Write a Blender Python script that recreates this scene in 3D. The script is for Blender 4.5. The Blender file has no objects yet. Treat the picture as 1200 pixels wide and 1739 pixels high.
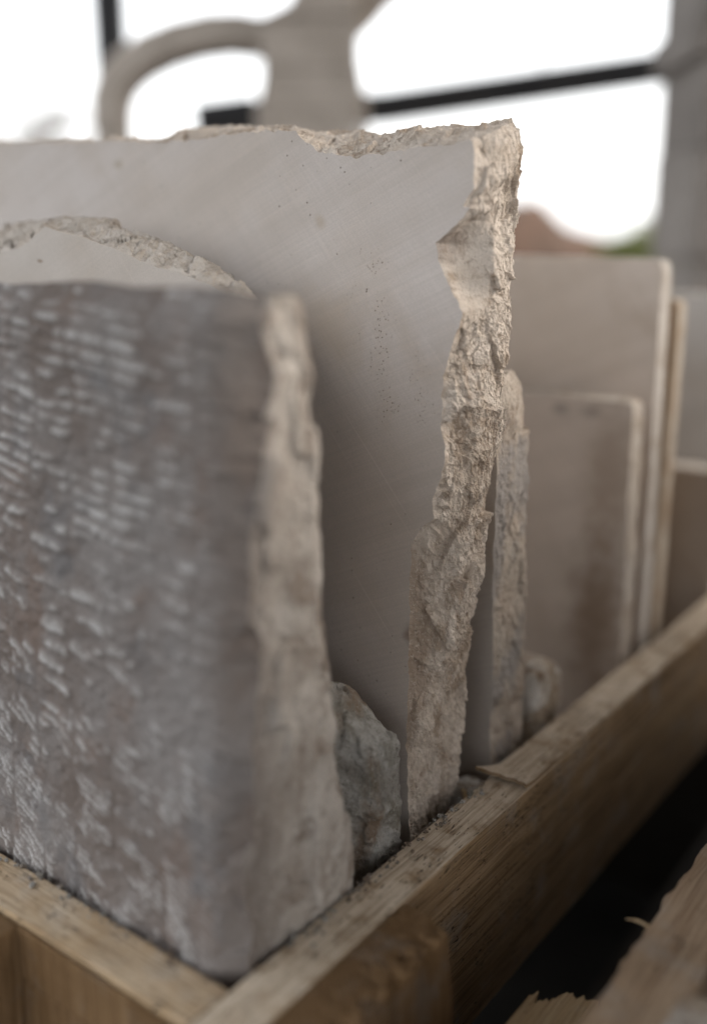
import bpy, math, random
import numpy as np
from mathutils import Vector, noise as mnoise

# ------------------------------------------------------------------ camera, sky, light
scene = bpy.context.scene
COL = scene.collection
RAIL = 0.90                      # height of the crate rail above the ground
EYE = RAIL + 0.50                # camera height
cam_d = bpy.data.cameras.new('camera'); cam = bpy.data.objects.new('camera', cam_d); COL.objects.link(cam)
cam_d.sensor_fit = 'VERTICAL'; cam_d.sensor_height = 36.0; cam_d.lens = 35.0
cam_d.clip_start = 0.02; cam_d.clip_end = 2000
cam.location = (0, 0, EYE); cam.rotation_euler = (math.radians(90 - 14.9), 0, 0)
cam_d.dof.use_dof = True; cam_d.dof.focus_distance = 0.885; cam_d.dof.aperture_fstop = 1.02
scene.camera = cam

SUN_EL, SUN_AZ = 30.0, 88.0     # degrees; azimuth clockwise from the view direction
world = bpy.data.worlds.new('World'); scene.world = world; world.use_nodes = True
wn = world.node_tree; wn.nodes.clear()
wo = wn.nodes.new('ShaderNodeOutputWorld')
sky = wn.nodes.new('ShaderNodeTexSky'); sky.sky_type = 'NISHITA'; sky.sun_disc = False
sky.sun_elevation = math.radians(SUN_EL); sky.sun_rotation = math.radians(SUN_AZ)
sky.air_density = 1.0; sky.dust_density = 6.0; sky.ozone_density = 1.0
b1 = wn.nodes.new('ShaderNodeBackground'); b1.inputs[1].default_value = 0.04
b2 = wn.nodes.new('ShaderNodeBackground'); b2.inputs[0].default_value = (0.98, 0.985, 0.985, 1); b2.inputs[1].default_value = 1.05
ad = wn.nodes.new('ShaderNodeAddShader')
wn.links.new(sky.outputs[0], b1.inputs[0]); wn.links.new(b1.outputs[0], ad.inputs[0])
wn.links.new(b2.outputs[0], ad.inputs[1]); wn.links.new(ad.outputs[0], wo.inputs[0])
sun_d = bpy.data.lights.new('sun', 'SUN'); sun_d.energy = 1.25; sun_d.angle = math.radians(36); sun_d.color = (1.0, 0.95, 0.89)
sun = bpy.data.objects.new('sun', sun_d); COL.objects.link(sun)
_e, _a = math.radians(SUN_EL), math.radians(SUN_AZ)
_to = Vector((math.sin(_a) * math.cos(_e), math.cos(_a) * math.cos(_e), math.sin(_e)))
sun.rotation_euler = (-_to).to_track_quat('-Z', 'Y').to_euler()
scene.view_settings.view_transform = 'Standard'; scene.view_settings.look = 'None'
scene.view_settings.exposure = 0.98; scene.view_settings.gamma = 1.0

# ------------------------------------------------------------------ crate frame: s along the long rail, t towards the left, z up from the rail top
ANG = math.radians(53)
US = Vector((math.cos(ANG), math.sin(ANG), 0)); UT = Vector((-math.sin(ANG), math.cos(ANG), 0))
C0 = Vector((-0.0854, 0.5853, RAIL))
FLOOR = -0.17                    # top of the crate's bottom boards
def W(s, t, z): return C0 + US * s + UT * t + Vector((0, 0, z))

# ------------------------------------------------------------------ noise
def _hash(ix, iy, iz, seed):
    h = (ix.astype(np.int64) * 374761393 + iy.astype(np.int64) * 668265263 + iz.astype(np.int64) * 2147483647 + seed * 144665) & 0xffffffff
    h = ((h ^ (h >> 13)) * 1274126177) & 0xffffffff
    h = ((h ^ (h >> 16)) * 2246822519) & 0xffffffff
    return (h ^ (h >> 15)) & 0xffffffff
def _rnd(ix, iy, iz, seed): return _hash(ix, iy, iz, seed).astype(np.float64) / 4294967295.0
def vnoise(p, seed=0):
    i = np.floor(p).astype(np.int64); f = p - i; f = f * f * f * (f * (f * 6 - 15) + 10)
    out = 0
    for dx in (0, 1):
        for dy in (0, 1):
            for dz in (0, 1):
                w = (f[..., 0] if dx else 1 - f[..., 0]) * (f[..., 1] if dy else 1 - f[..., 1]) * (f[..., 2] if dz else 1 - f[..., 2])
                out = out + w * _rnd(i[..., 0] + dx, i[..., 1] + dy, i[..., 2] + dz, seed)
    return out * 2 - 1
def fbm(p, oct=4, seed=0, gain=0.5):
    a, o, n = 1.0, 0, 0
    for k in range(oct):
        o = o + a * vnoise(p * (2 ** k) + 17.3 * k, seed + k); n += a; a *= gain
    return o / n
def facet(p, seed=0, tilt=0.9, lift=0.5):
    """piecewise planar chips: nearest jittered cell, each with its own tilt"""
    i = np.floor(p).astype(np.int64); best = np.full(p.shape[:-1], 1e9); val = np.zeros(p.shape[:-1])
    for dx in (-1, 0, 1):
        for dy in (-1, 0, 1):
            for dz in (-1, 0, 1):
                c = [i[..., 0] + dx, i[..., 1] + dy, i[..., 2] + dz]
                fp = np.stack([c[k] + _rnd(*c, seed + 11 * k) for k in range(3)], -1)
                d = p - fp; dd = (d * d).sum(-1)
                g = np.stack([_rnd(*c, seed + 50 + 7 * k) * 2 - 1 for k in range(3)], -1)
                v = (d * g).sum(-1) * tilt + (_rnd(*c, seed + 90) - 0.5) * lift
                m = dd < best; best = np.where(m, dd, best); val = np.where(m, v, val)
    return val
def sstep(a, b, x):
    x = np.clip((x - a) / (b - a), 0, 1); return x * x * (3 - 2 * x)

# ------------------------------------------------------------------ materials
class NT:
    def __init__(s, name):
        s.m = bpy.data.materials.new(name); s.m.use_nodes = True; s.t = s.m.node_tree; s.b = s.t.nodes['Principled BSDF']
        s.tc = s.t.nodes.new('ShaderNodeTexCoord').outputs['Object']
    def n(s, typ, **kw):
        x = s.t.nodes.new(typ)
        for k, v in kw.items(): setattr(x, k, v)
        return x
    def put(s, sock, v):
        if hasattr(v, 'is_linked') or isinstance(v, bpy.types.NodeSocket): s.t.links.new(v, sock)
        else: sock.default_value = v
    def map(s, scale=(1, 1, 1), rot=(0, 0, 0), loc=(0, 0, 0), vec=None):
        x = s.n('ShaderNodeMapping'); s.put(x.inputs[0], vec or s.tc)
        x.inputs['Location'].default_value = loc; x.inputs['Rotation'].default_value = rot
        y = s.n('ShaderNodeMapping'); s.put(y.inputs[0], x.outputs[0]); y.inputs['Scale'].default_value = scale
        return y.outputs[0]
    def noise(s, scale, detail=4, rough=0.55, vec=None, dist=0.0):
        x = s.n('ShaderNodeTexNoise'); s.put(x.inputs['Vector'], vec or s.tc)
        x.inputs['Scale'].default_value = scale; x.inputs['Detail'].default_value = detail
        x.inputs['Roughness'].default_value = rough; x.inputs['Distortion'].default_value = dist
        return x.outputs['Fac']
    def vor(s, scale, vec=None, feature='F1', rnd=1.0):
        x = s.n('ShaderNodeTexVoronoi', feature=feature); s.put(x.inputs['Vector'], vec or s.tc)
        x.inputs['Scale'].default_value = scale; x.inputs['Randomness'].default_value = rnd
        return x.outputs['Distance']
    def rng(s, v, a, b, c=0.0, d=1.0):
        x = s.n('ShaderNodeMapRange', interpolation_type='SMOOTHSTEP'); s.put(x.inputs[0], v)
        for k, q in zip((1, 2, 3, 4), (a, b, c, d)): x.inputs[k].default_value = q
        return x.outputs[0]
    def math(s, op, a, b=0.0):
        x = s.n('ShaderNodeMath', operation=op); s.put(x.inputs[0], a); s.put(x.inputs[1], b); return x.outputs[0]
    def mix(s, f, a, b, mode='MIX'):
        x = s.n('ShaderNodeMix', data_type='RGBA', blend_type=mode); s.put(x.inputs[0], f)
        for q, v in ((6, a), (7, b)): s.put(x.inputs[q], (*v, 1) if isinstance(v, tuple) and len(v) == 3 else v)
        return x.outputs[2]
    def bump(s, h, strength, dist, normal=None):
        x = s.n('ShaderNodeBump'); x.inputs['Strength'].default_value = strength; x.inputs['Distance'].default_value = dist
        s.put(x.inputs['Height'], h)
        if normal is not None: s.put(x.inputs['Normal'], normal)
        return x.outputs[0]
    def attr(s, name):
        x = s.n('ShaderNodeAttribute'); x.attribute_name = name; return x.outputs['Fac']
    def sep(s):
        x = s.n('ShaderNodeSeparateXYZ'); s.put(x.inputs[0], s.tc); return x.outputs
    def done(s, col, rough=0.85, normal=None, spec=0.3):
        s.put(s.b.inputs['Base Color'], (*col, 1) if isinstance(col, tuple) else col)
        s.put(s.b.inputs['Roughness'], rough); s.b.inputs['Specular IOR Level'].default_value = spec
        if normal is not None: s.put(s.b.inputs['Normal'], normal)
        return s.m

def sawn_stone(name, base, warm, stain, stain_amt=0.5, pits=None, spots=(), dark=None, seed=0.0, scratch=1.0):
    m = NT(name); o = (seed, seed * 1.7, seed * 0.6)
    v = m.map(loc=o)
    col = m.mix(m.rng(m.noise(5.0, 5, 0.6, v), 0.35, 0.68), base, warm)
    st = m.rng(m.noise(7.0, 6, 0.62, m.map(scale=(1, 1, 0.55), rot=(0.6, 0, 0), loc=o)), 0.52, 0.74, 0, stain_amt)
    col = m.mix(st, col, stain)
    # drawn saw marks: two sets of fine straight scratches
    sa = m.noise(1.0, 3, 0.7, m.map(scale=(40, 7, 620), rot=(math.radians(24), 0, 0), loc=o))
    sb = m.noise(1.0, 3, 0.7, m.map(scale=(40, 6, 560), rot=(math.radians(-48), 0, 0), loc=o))
    band = m.noise(1.0, 2, 0.5, m.map(scale=(4, 2.0, 46), rot=(math.radians(24), 0, 0), loc=o))
    sc = m.math('ADD', m.math('MULTIPLY', sa, 0.6), m.math('MULTIPLY', sb, 0.4))
    col = m.mix(m.rng(sc, 0.36, 0.64, 0.0, 0.42 * scratch), col, tuple(c * 0.72 for c in base), 'MIX')
    col = m.mix(m.rng(band, 0.40, 0.68, 0.0, 0.30 * scratch), col, tuple(c * 0.80 for c in warm))
    # sparse clear scratches
    ln = m.noise(1.0, 1, 0.4, m.map(scale=(30, 2.2, 300), rot=(math.radians(-47), 0, 0), loc=o))
    col = m.mix(m.rng(ln, 0.74, 0.82, 0, 0.5 * scratch), col, tuple(min(1, c * 1.22) for c in base))
    grain = m.noise(900, 2, 0.7, v); col = m.mix(m.rng(grain, 0.42, 0.66, 0, 0.34), col, tuple(c * 0.66 for c in base))
    h = m.math('ADD', m.math('MULTIPLY', sc, 0.5), m.math('MULTIPLY', grain, 0.35))
    xyz = m.sep()
    def dist(t, z, sy=1.0, ang=0.0):
        a = m.math('SUBTRACT', xyz[1], t); b = m.math('SUBTRACT', xyz[2], z)
        ca, sa_ = math.cos(ang), math.sin(ang)
        p = m.math('ADD', m.math('MULTIPLY', a, ca), m.math('MULTIPLY', b, sa_))
        q = m.math('ADD', m.math('MULTIPLY', a, -sa_ * sy), m.math('MULTIPLY', b, ca * sy))
        return m.math('SQRT', m.math('ADD', m.math('MULTIPLY', p, p), m.math('MULTIPLY', q, q)))
    pit_h = None
    if pits:
        mask = None
        for (t, z, r, sy, ang) in pits:
            k = m.rng(dist(t, z, sy, ang), r, r * 0.25); mask = k if mask is None else m.math('MAXIMUM', mask, k)
        mask = m.math('MULTIPLY', mask, m.rng(m.noise(38, 3, 0.6, v), 0.45, 0.62))
        vd = m.vor(330, m.map(scale=(0.2, 1, 1), loc=o))
        keep = m.math('MULTIPLY', m.rng(vd, 0.26, 0.16), mask)
        keep2 = m.math('MULTIPLY', m.rng(m.vor(95, m.map(scale=(0.2, 1, 1), loc=(o[0] + 3, 1, 2))), 0.10, 0.06), m.rng(m.noise(9, 2, 0.5, v), 0.5, 0.62))
        keep = m.math('MAXIMUM', keep, keep2)
        col = m.mix(m.math('MULTIPLY', mask, 0.15), col, stain)
        col = m.mix(m.math('MULTIPLY', keep, 0.75), col, (0.17, 0.13, 0.10)); pit_h = keep
    for (t, z, r, sy, ang, c, amt) in spots:
        d = m.math('ADD', dist(t, z, sy, ang), m.math('MULTIPLY', m.math('SUBTRACT', m.noise(60, 4, 0.6, v), 0.5), r * 1.1))
        col = m.mix(m.rng(d, r * 1.25, r * 0.1, 0, amt), col, c)
    nrm = m.bump(h, 0.30, 0.0006)
    if pit_h is not None: nrm = m.bump(m.math('SUBTRACT', 1.0, pit_h), 0.8, 0.0012, nrm)
    return m.done(col, m.rng(m.noise(20, 3, 0.6, v), 0.3, 0.7, 0.62, 0.85), nrm)

def rough_stone(name, light, mid, brown, brown_amt=0.6, seed=0.0, scale=1.0, grey=None, patch=(), patina=None):
    m = NT(name); v = m.map(loc=(seed, seed * 2.1, -seed), scale=(scale,) * 3)
    up = m.map(loc=(seed + 4, 0, seed), scale=(scale, scale, scale * 0.55))
    col = m.mix(m.rng(m.noise(22, 6, 0.65, v, 0.6), 0.42, 0.60), light, mid)
    col = m.mix(m.rng(m.noise(34, 8, 0.68, up, 0.8), 0.49, 0.62, 0, brown_amt), col, brown)
    col = m.mix(m.rng(m.noise(95, 6, 0.7, v, 0.5), 0.52, 0.66, 0, brown_amt * 0.75), col, tuple(c * 0.85 for c in brown))
    if grey: col = m.mix(m.rng(m.noise(18, 5, 0.6, m.map(loc=(seed - 7, 2, seed), scale=(scale, scale, scale * 0.45))), 0.5, 0.60, 0, 0.85), col, grey)
    xyz = m.sep() if patch else None
    for (t, z, r, sy, c, amt) in patch:
        a = m.math('MULTIPLY', m.math('SUBTRACT', xyz[1], t), sy); b = m.math('SUBTRACT', xyz[2], z)
        d = m.math('SQRT', m.math('ADD', m.math('MULTIPLY', a, a), m.math('MULTIPLY', b, b)))
        d = m.math('ADD', d, m.math('MULTIPLY', m.math('SUBTRACT', m.noise(55, 6, 0.68, v), 0.5), r * 0.9))
        col = m.mix(m.rng(d, r * 1.1, r * 0.7, 0, amt), col, c)
    if patina:
        q = m.math('ADD', m.sep()[0], m.math('MULTIPLY', m.math('SUBTRACT', m.noise(24, 5, 0.65, up), 0.5), 0.07))
        col = m.mix(m.rng(q, patina[0], patina[1], patina[3], 0.0), col, patina[2])
    # pale bruised crumbs and dark specks
    sp = m.noise(260, 4, 0.75, v); col = m.mix(m.rng(sp, 0.54, 0.68, 0.0, 0.55), col, tuple(min(1, c * 1.15) for c in light))
    col = m.mix(m.rng(m.noise(620, 3, 0.7, v), 0.58, 0.70, 0, 0.6), col, tuple(c * 0.45 for c in brown))
    h = m.math('ADD', m.noise(150, 7, 0.75, v, 0.4), m.math('MULTIPLY', m.noise(600, 3, 0.7, v), 0.45))
    return m.done(col, 0.92, m.bump(h, 1.0, 0.0028), 0.15)

def wood(name, c1, c2, c3, axis=0, seed=0.0, pores=0.6, freq=1.0, dust_toplight=0.0):
    m = NT(name)
    def sc(a, b):
        r = [b, b, b]; r[axis] = a; return tuple(r)
    l = (seed, seed * 1.3, seed * 0.7)
    v = m.map(scale=sc(3.0, 70 * freq), loc=l); v2 = m.map(scale=sc(10, 420 * freq), loc=l)
    g1 = m.noise(1.0, 4, 0.6, v, 0.6); g2 = m.noise(1.0, 3, 0.7, v2)
    col = m.mix(m.rng(g1, 0.34, 0.66), c1, c2)
    col = m.mix(m.rng(g2, 0.44, 0.62, 0, 0.7), col, c3)
    blot = m.noise(9, 5, 0.6, m.map(loc=l)); col = m.mix(m.rng(blot, 0.48, 0.72, 0, 0.45), col, tuple(c * 0.62 for c in c2))
    weather = m.noise(22, 5, 0.65, m.map(loc=(l[0] + 5, 3, 1))); col = m.mix(m.rng(weather, 0.5, 0.72, 0, 0.4), col, (c1[0] * 0.9, c1[0] * 0.86, c1[0] * 0.8))
    if dust_toplight:   # dusty weathered tops, with extra light on upward faces painted in
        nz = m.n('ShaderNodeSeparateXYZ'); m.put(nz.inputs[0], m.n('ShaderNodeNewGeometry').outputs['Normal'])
        col = m.mix(m.math('MULTIPLY', m.rng(nz.outputs[2], 0.75, 0.97, 0, dust_toplight), m.rng(m.noise(30, 5, 0.65, m.map(loc=(2, seed, 8))), 0.25, 0.55)), col, m.mix(m.rng(g2, 0.42, 0.62), (0.69, 0.60, 0.49), (0.47, 0.385, 0.29)))
    po = m.rng(m.noise(1.0, 2, 0.6, m.map(scale=sc(110, 520), loc=l)), 0.60, 0.67)
    po = m.math('MULTIPLY', po, m.rng(m.noise(30, 3, 0.6, m.map(loc=(1, seed, 2))), 0.42, 0.6, 0, pores))
    col = m.mix(po, col, (0.035, 0.026, 0.02))
    h = m.math('SUBTRACT', m.math('ADD', m.math('MULTIPLY', g2, 0.8), m.math('MULTIPLY', g1, 0.5)), m.math('MULTIPLY', po, 0.8))
    return m.done(col, 0.82, m.bump(h, 1.0, 0.0022), 0.15)

def plain(name, c1, c2, scale=8, rough=0.9, bump=0.5, bd=0.01, metal=0.0):
    m = NT(name); f = m.noise(scale, 6, 0.62)
    m.b.inputs['Metallic'].default_value = metal
    return m.done(m.mix(m.rng(f, 0.35, 0.66), c1, c2), rough, m.bump(m.noise(scale * 6, 5, 0.65), bump, bd))

GREY = (0.54, 0.492, 0.462); WARM = (0.505, 0.445, 0.395); STAIN = (0.385, 0.30, 0.22)
M_big = sawn_stone('sawn limestone big', GREY, WARM, STAIN, 0.55,
    pits=[(0.105, 0.43, 0.085, 2.6, math.radians(70)), (0.125, 0.49, 0.05, 2.0, 0.4), (0.05, 0.38, 0.05, 2, 1.2), (0.075, 0.36, 0.06, 2.4, 1.3)],
    spots=[(0.452, 0.585, 0.012, 1.8, 0.1, (0.30, 0.24, 0.17), 0.6), (0.172, 0.522, 0.009, 1.4, 0.6, (0.36, 0.29, 0.22), 0.5), (0.035, 0.165, 0.014, 1.1, 0, (0.16, 0.10, 0.07), 0.9),
           (0.16, 0.43, 0.06, 1.8, 0.5, (0.40, 0.31, 0.22), 0.4)], seed=1.3)
M_second = sawn_stone('sawn limestone beige', (0.51, 0.465, 0.425), (0.47, 0.42, 0.375), STAIN, 0.4,
    spots=[(0.418, 0.487, 0.005, 2.6, 0.1, (0.2, 0.14, 0.09), 0.8)], seed=4.1, scratch=0.5)
M_strip = sawn_stone('sawn limestone strip', (0.42, 0.38, 0.35), WARM, STAIN, 0.5, seed=7.7)
M_mid = sawn_stone('sawn limestone stained plate', (0.61, 0.535, 0.48), WARM, (0.26, 0.19, 0.13), 0.5,
    spots=[(0.060, 0.03, 0.050, 0.36, 0, (0.17, 0.115, 0.075), 0.85), (0.055, 0.22, 0.045, 0.4, 0, (0.28, 0.21, 0.155), 0.6), (0.125, 0.302, 0.014, 1.4, 0, (0.2, 0.18, 0.165), 0.6), (0.085, 0.300, 0.016, 1.6, 0, (0.2, 0.17, 0.15), 0.5)], seed=9.2)
M_far = sawn_stone('sawn limestone pale plate', (0.66, 0.58, 0.515), (0.58, 0.495, 0.42), (0.34, 0.25, 0.17), 0.85, seed=12.4)
M_thin = sawn_stone('sawn limestone brown plate', (0.40, 0.32, 0.24), (0.34, 0.25, 0.17), STAIN, 0.5, seed=15.0)
M_grey = sawn_stone('sawn limestone grey plate', (0.54, 0.52, 0.50), (0.48, 0.45, 0.42), STAIN, 0.3, seed=18.0)
M_dull = sawn_stone('sawn limestone dull plate', (0.42, 0.37, 0.33), (0.38, 0.32, 0.27), (0.24, 0.16, 0.1), 0.7, seed=21.0)
R_big = rough_stone('broken limestone', (0.68, 0.605, 0.535), (0.60, 0.52, 0.445), (0.38, 0.295, 0.225), 0.75, 1.0, patch=[(0.049, 0.13, 0.13, 5.5, (0.34, 0.26, 0.20), 0.75), (0.042, 0.385, 0.045, 2.6, (0.38, 0.295, 0.225), 0.6), (0.047, 0.508, 0.026, 1.3, (0.40, 0.33, 0.285), 0.6)])
R_pale = rough_stone('broken limestone pale', (0.62, 0.565, 0.51), (0.55, 0.49, 0.43), (0.40, 0.32, 0.25), 0.5, 3.0)
R_front = rough_stone('broken edge of the tooled slab', (0.50, 0.46, 0.42), (0.42, 0.375, 0.335), (0.22, 0.17, 0.135), 0.7, 6.5, 0.6, patina=(0.030, 0.078, (0.215, 0.185, 0.168), 0.75))
R_strip = rough_stone('broken limestone with grey', (0.50, 0.44, 0.38), (0.45, 0.38, 0.32), (0.30, 0.23, 0.18), 0.5, 5.0, grey=(0.31, 0.29, 0.28))
R_cob = rough_stone('weathered grey rubble', (0.37, 0.36, 0.34), (0.25, 0.235, 0.215), (0.12, 0.105, 0.075), 0.6, 8.0, 0.7, grey=(0.19, 0.135, 0.095))
R_white = rough_stone('broken white stone', (0.62, 0.60, 0.57), (0.36, 0.29, 0.22), (0.20, 0.13, 0.08), 0.8, 11.3)
R_edge = rough_stone('plate edge', (0.57, 0.535, 0.50), (0.49, 0.445, 0.40), (0.33, 0.265, 0.21), 0.6, 14.0)
R_mid = rough_stone('stained plate edge', (0.58, 0.53, 0.475), (0.48, 0.415, 0.35), (0.24, 0.17, 0.12), 0.6, 19.0)
R_brown = rough_stone('plate edge brown', (0.50, 0.44, 0.37), (0.44, 0.36, 0.28), (0.26, 0.18, 0.12), 0.6, 16.0)
def tooled_material():
    m = NT('tooled weathered stone'); v = m.tc
    col = m.mix(m.rng(m.noise(9, 6, 0.62, v), 0.36, 0.64), (0.235, 0.217, 0.208), (0.165, 0.136, 0.12))
    col = m.mix(m.rng(m.noise(20, 6, 0.66, m.map(scale=(1, 1, 0.5))), 0.50, 0.70, 0, 0.75), col, (0.19, 0.14, 0.115))
    col = m.mix(m.rng(m.noise(14, 5, 0.6, m.map(loc=(4, 4, 4))), 0.52, 0.7, 0, 0.7), col, (0.155, 0.155, 0.16))
    xyz = m.sep(); nearr = m.math('ADD', xyz[1], m.math('MULTIPLY', m.math('SUBTRACT', m.noise(30, 5, 0.65, v), 0.5), 0.05))
    col = m.mix(m.rng(nearr, 0.045, 0.010, 0, 0.28), col, (0.165, 0.125, 0.10))
    br = m.math('MULTIPLY', m.attr('bruise_lip_light'), m.rng(m.noise(60, 5, 0.7, v), 0.34, 0.58))
    col = m.mix(m.math('MULTIPLY', br, 0.85), col, (0.55, 0.54, 0.53))  # pale chisel bruises, with light on the stroke lips painted in
    col = m.mix(m.rng(m.noise(500, 3, 0.75, v), 0.42, 0.68, 0, 0.55), col, (0.14, 0.125, 0.12))
    h = m.math('ADD', m.noise(210, 6, 0.7, v), m.math('MULTIPLY', m.noise(60, 4, 0.6, v), 0.8))
    return m.done(col, 0.9, m.bump(h, 0.8, 0.0015), 0.04)
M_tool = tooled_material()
WD_rail = wood('oak rail', (0.37, 0.26, 0.155), (0.265, 0.175, 0.095), (0.115, 0.068, 0.033), 0, 2.0, 0.95, dust_toplight=0.75)
WD_end = wood('oak end rail', (0.48, 0.355, 0.22), (0.39, 0.27, 0.155), (0.22, 0.138, 0.072), 1, 6.0, 0.9, dust_toplight=0.3)
WD_post = wood('softwood post', (0.22, 0.138, 0.072), (0.165, 0.098, 0.046), (0.09, 0.048, 0.02), 2, 9.0, 0.3, 1.4)
WD_low = wood('grey weathered board', (0.30, 0.25, 0.20), (0.24, 0.19, 0.145), (0.14, 0.10, 0.07), 1, 11.0, 0.5)
WD_two = wood('neighbour crate rail', (0.40, 0.30, 0.21), (0.33, 0.235, 0.155), (0.21, 0.14, 0.09), 0, 14.0, 0.5, 0.7)
WD_shade = wood('boards darkened for gap shade', (0.035, 0.028, 0.022), (0.026, 0.02, 0.016), (0.015, 0.012, 0.009), 0, 21.0, 0.3)  # near-black colour stands in for deep shade between the crates
WD_pale = wood('torn pale wood', (0.50, 0.38, 0.24), (0.42, 0.30, 0.17), (0.26, 0.17, 0.09), 0, 17.0, 0.3)

# ------------------------------------------------------------------ mesh and object helpers
def tag(o, label=None, cat=None, group=None, kind=None):
    for k, v in (('label', label), ('category', cat), ('group', group), ('kind', kind)):
        if v: o[k] = v
    return o
def empty(name, loc, rz=0.0):
    o = bpy.data.objects.new(name, None); COL.objects.link(o); o.location = loc; o.rotation_euler = (0, 0, rz)
    o.empty_display_size = 0.05; return o
def mesh_obj(name, V, Fc, mat, parent=None, smooth=False, attr=None):
    me = bpy.data.meshes.new(name); me.from_pydata([tuple(map(float, v)) for v in V], [], Fc); me.update()
    if smooth: me.polygons.foreach_set('use_smooth', [True] * len(me.polygons))
    me.materials.append(mat)
    if attr is not None:
        a = me.attributes.new(attr[0], 'FLOAT', 'POINT'); a.data.foreach_set('value', np.asarray(attr[1], dtype=np.float32))
    o = bpy.data.objects.new(name, me); COL.objects.link(o)
    if parent: o.parent = parent
    return o
def crate_thing(name, s, t, z=FLOOR):
    """an Empty in the crate's orientation; returns it and the offset of its origin"""
    o = empty(name, W(s, t, z), ANG); o['kind'] = 'thing'
    return o, np.array([s, t, z])

def ring_axis(ctrl, steps):
    """ctrl: rows (Ft,Fz,Mt,Mz,Bt,Bz[,cm]); subdivide each segment to its own step"""
    c = np.asarray(ctrl, float); n = len(c); rows = []
    for i in range(n):
        a, b = c[i], c[(i + 1) % n]
        L = max(np.hypot(*(b[0:2] - a[0:2])), np.hypot(*(b[2:4] - a[2:4])), np.hypot(*(b[4:6] - a[4:6])))
        k = max(1, int(math.ceil(L / steps[i]))); f = np.linspace(0, 1, k, endpoint=False)[:, None]
        rows.append(a + (b - a) * f)
    return np.vstack(rows)

def loft_grid(ring, s0, k, th, nv, jag, jscale, seed, thk=0.0):
    """front ring on the plane s = s0 + k z, mid ring at cm*th, back ring at th"""
    R = ring.copy(); n = len(R)
    p = np.stack([R[:, 0], R[:, 1], np.full(n, seed * 1.0)], -1)
    for q, ax in ((0, 5), (1, 23)):
        R[:, q] += jag * (fbm(p / jscale + ax, 4, seed + ax, 0.6) * 1.6)
    cm = R[:, 6:7]; v = np.linspace(0, 1, nv + 1)[None, :]
    a = np.clip(v / cm, 0, 1); b = np.clip((v - cm) / (1 - cm), 0, 1)
    t = np.where(v <= cm, R[:, 0:1] + (R[:, 2:3] - R[:, 0:1]) * a, R[:, 2:3] + (R[:, 4:5] - R[:, 2:3]) * b)
    z = np.where(v <= cm, R[:, 1:2] + (R[:, 3:4] - R[:, 1:2]) * a, R[:, 3:4] + (R[:, 5:6] - R[:, 3:4]) * b)
    s = s0 + k * z + (th + thk * z) * v
    return np.stack([s, t, z], -1), v

def grid_normals(P):
    du = np.roll(P, -1, 0) - np.roll(P, 1, 0); dv = np.gradient(P, axis=1)
    N = np.cross(du, dv)
    for _ in range(6): N = (N + np.roll(N, 1, 0) + np.roll(N, -1, 0)) / 3
    N /= np.linalg.norm(N, axis=-1, keepdims=True) + 1e-12
    c = P.reshape(-1, 3).mean(0)
    if ((P - c) * N)[..., 1:].sum() < 0: N = -N
    return N

def rough_disp(P, amp, seed, chip=0.030, chip2=0.011):
    q = P * np.array([1, 1, 0.75]) + fbm(P / 0.02, 3, seed + 3)[..., None] * 0.004
    d = 0.24 * chip * facet(q / chip, seed, 0.9, 0.25) + 0.20 * chip2 * facet(q / chip2, seed + 1, 0.9, 0.3) + 0.26 * 0.0062 * facet(q / 0.0062, seed + 2, 1.0, 0.35) + 0.24 * 0.0032 * facet(q / 0.0032, seed + 4, 1.0, 0.35)
    lean = P + 0.35 * P[..., [2, 0, 1]]
    d = d + 0.0013 * fbm(lean / np.array([0.004, 0.004, 0.013]), 4, seed + 5, 0.62) + 0.0036 * fbm(P / 0.03, 3, seed + 6)
    r = 1 - np.abs(fbm(lean / np.array([0.010, 0.010, 0.026]), 3, seed + 8)) * 2.2
    d = d + 0.0016 * np.clip(r, 0, 1) ** 2
    return d * amp

def build_slab(name, label, cat, ctrl, steps, s0, k, th, face_mat, edge_mat, nv=24, amp=1.0, jag=0.0008, jscale=0.01, seed=1, cm=0.5,
               thk=0.0, extra=None, ampf=None, chip=0.03, chip2=0.011, group=None, base=FLOOR, arris=0.12, names=('sawn_face', 'broken_edge', 'back_face')):
    ctrl = [tuple(c) + ((cm,) if len(c) == 6 else ()) for c in ctrl]
    ring = ring_axis(ctrl, steps)
    P, v = loft_grid(ring, s0, k, th, nv, jag, jscale, seed, thk)
    N = grid_normals(P)
    w = sstep(0.0, arris, v) * np.ones(P.shape[:2])
    d = rough_disp(P, amp, seed, chip, chip2) * w
    if ampf is not None: d = d * ampf(P, v)
    if extra is not None: d = d + extra(P, v) * w
    P2 = P + N * d[..., None]; P2[..., 2] = np.maximum(P2[..., 2], base + 0.0005)
    P2[:, 0] = P[:, 0]
    t0, z0 = ring[:, 0].mean(), base
    th_o, org = crate_thing(name, s0 + th / 2, t0, z0)
    tag(th_o, label, cat, group)
    n, m = P2.shape[:2]; idx = np.arange(n * m).reshape(n, m)
    q = np.stack([idx[:, :-1], np.roll(idx, -1, 0)[:, :-1], np.roll(idx, -1, 0)[:, 1:], idx[:, 1:]], -1).reshape(-1, 4)
    e = mesh_obj(names[1], P2.reshape(-1, 3), q.tolist(), edge_mat, th_o, smooth=nv < 50)
    f = mesh_obj(names[0], P2[:, 0], [list(range(n))], face_mat, th_o)
    b = mesh_obj(names[2], P2[:, -1], [list(range(n))[::-1]], face_mat, th_o)
    for o_ in (e, f, b): o_.location = tuple(-org)      # parts keep the crate's own coordinates
    return th_o

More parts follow.
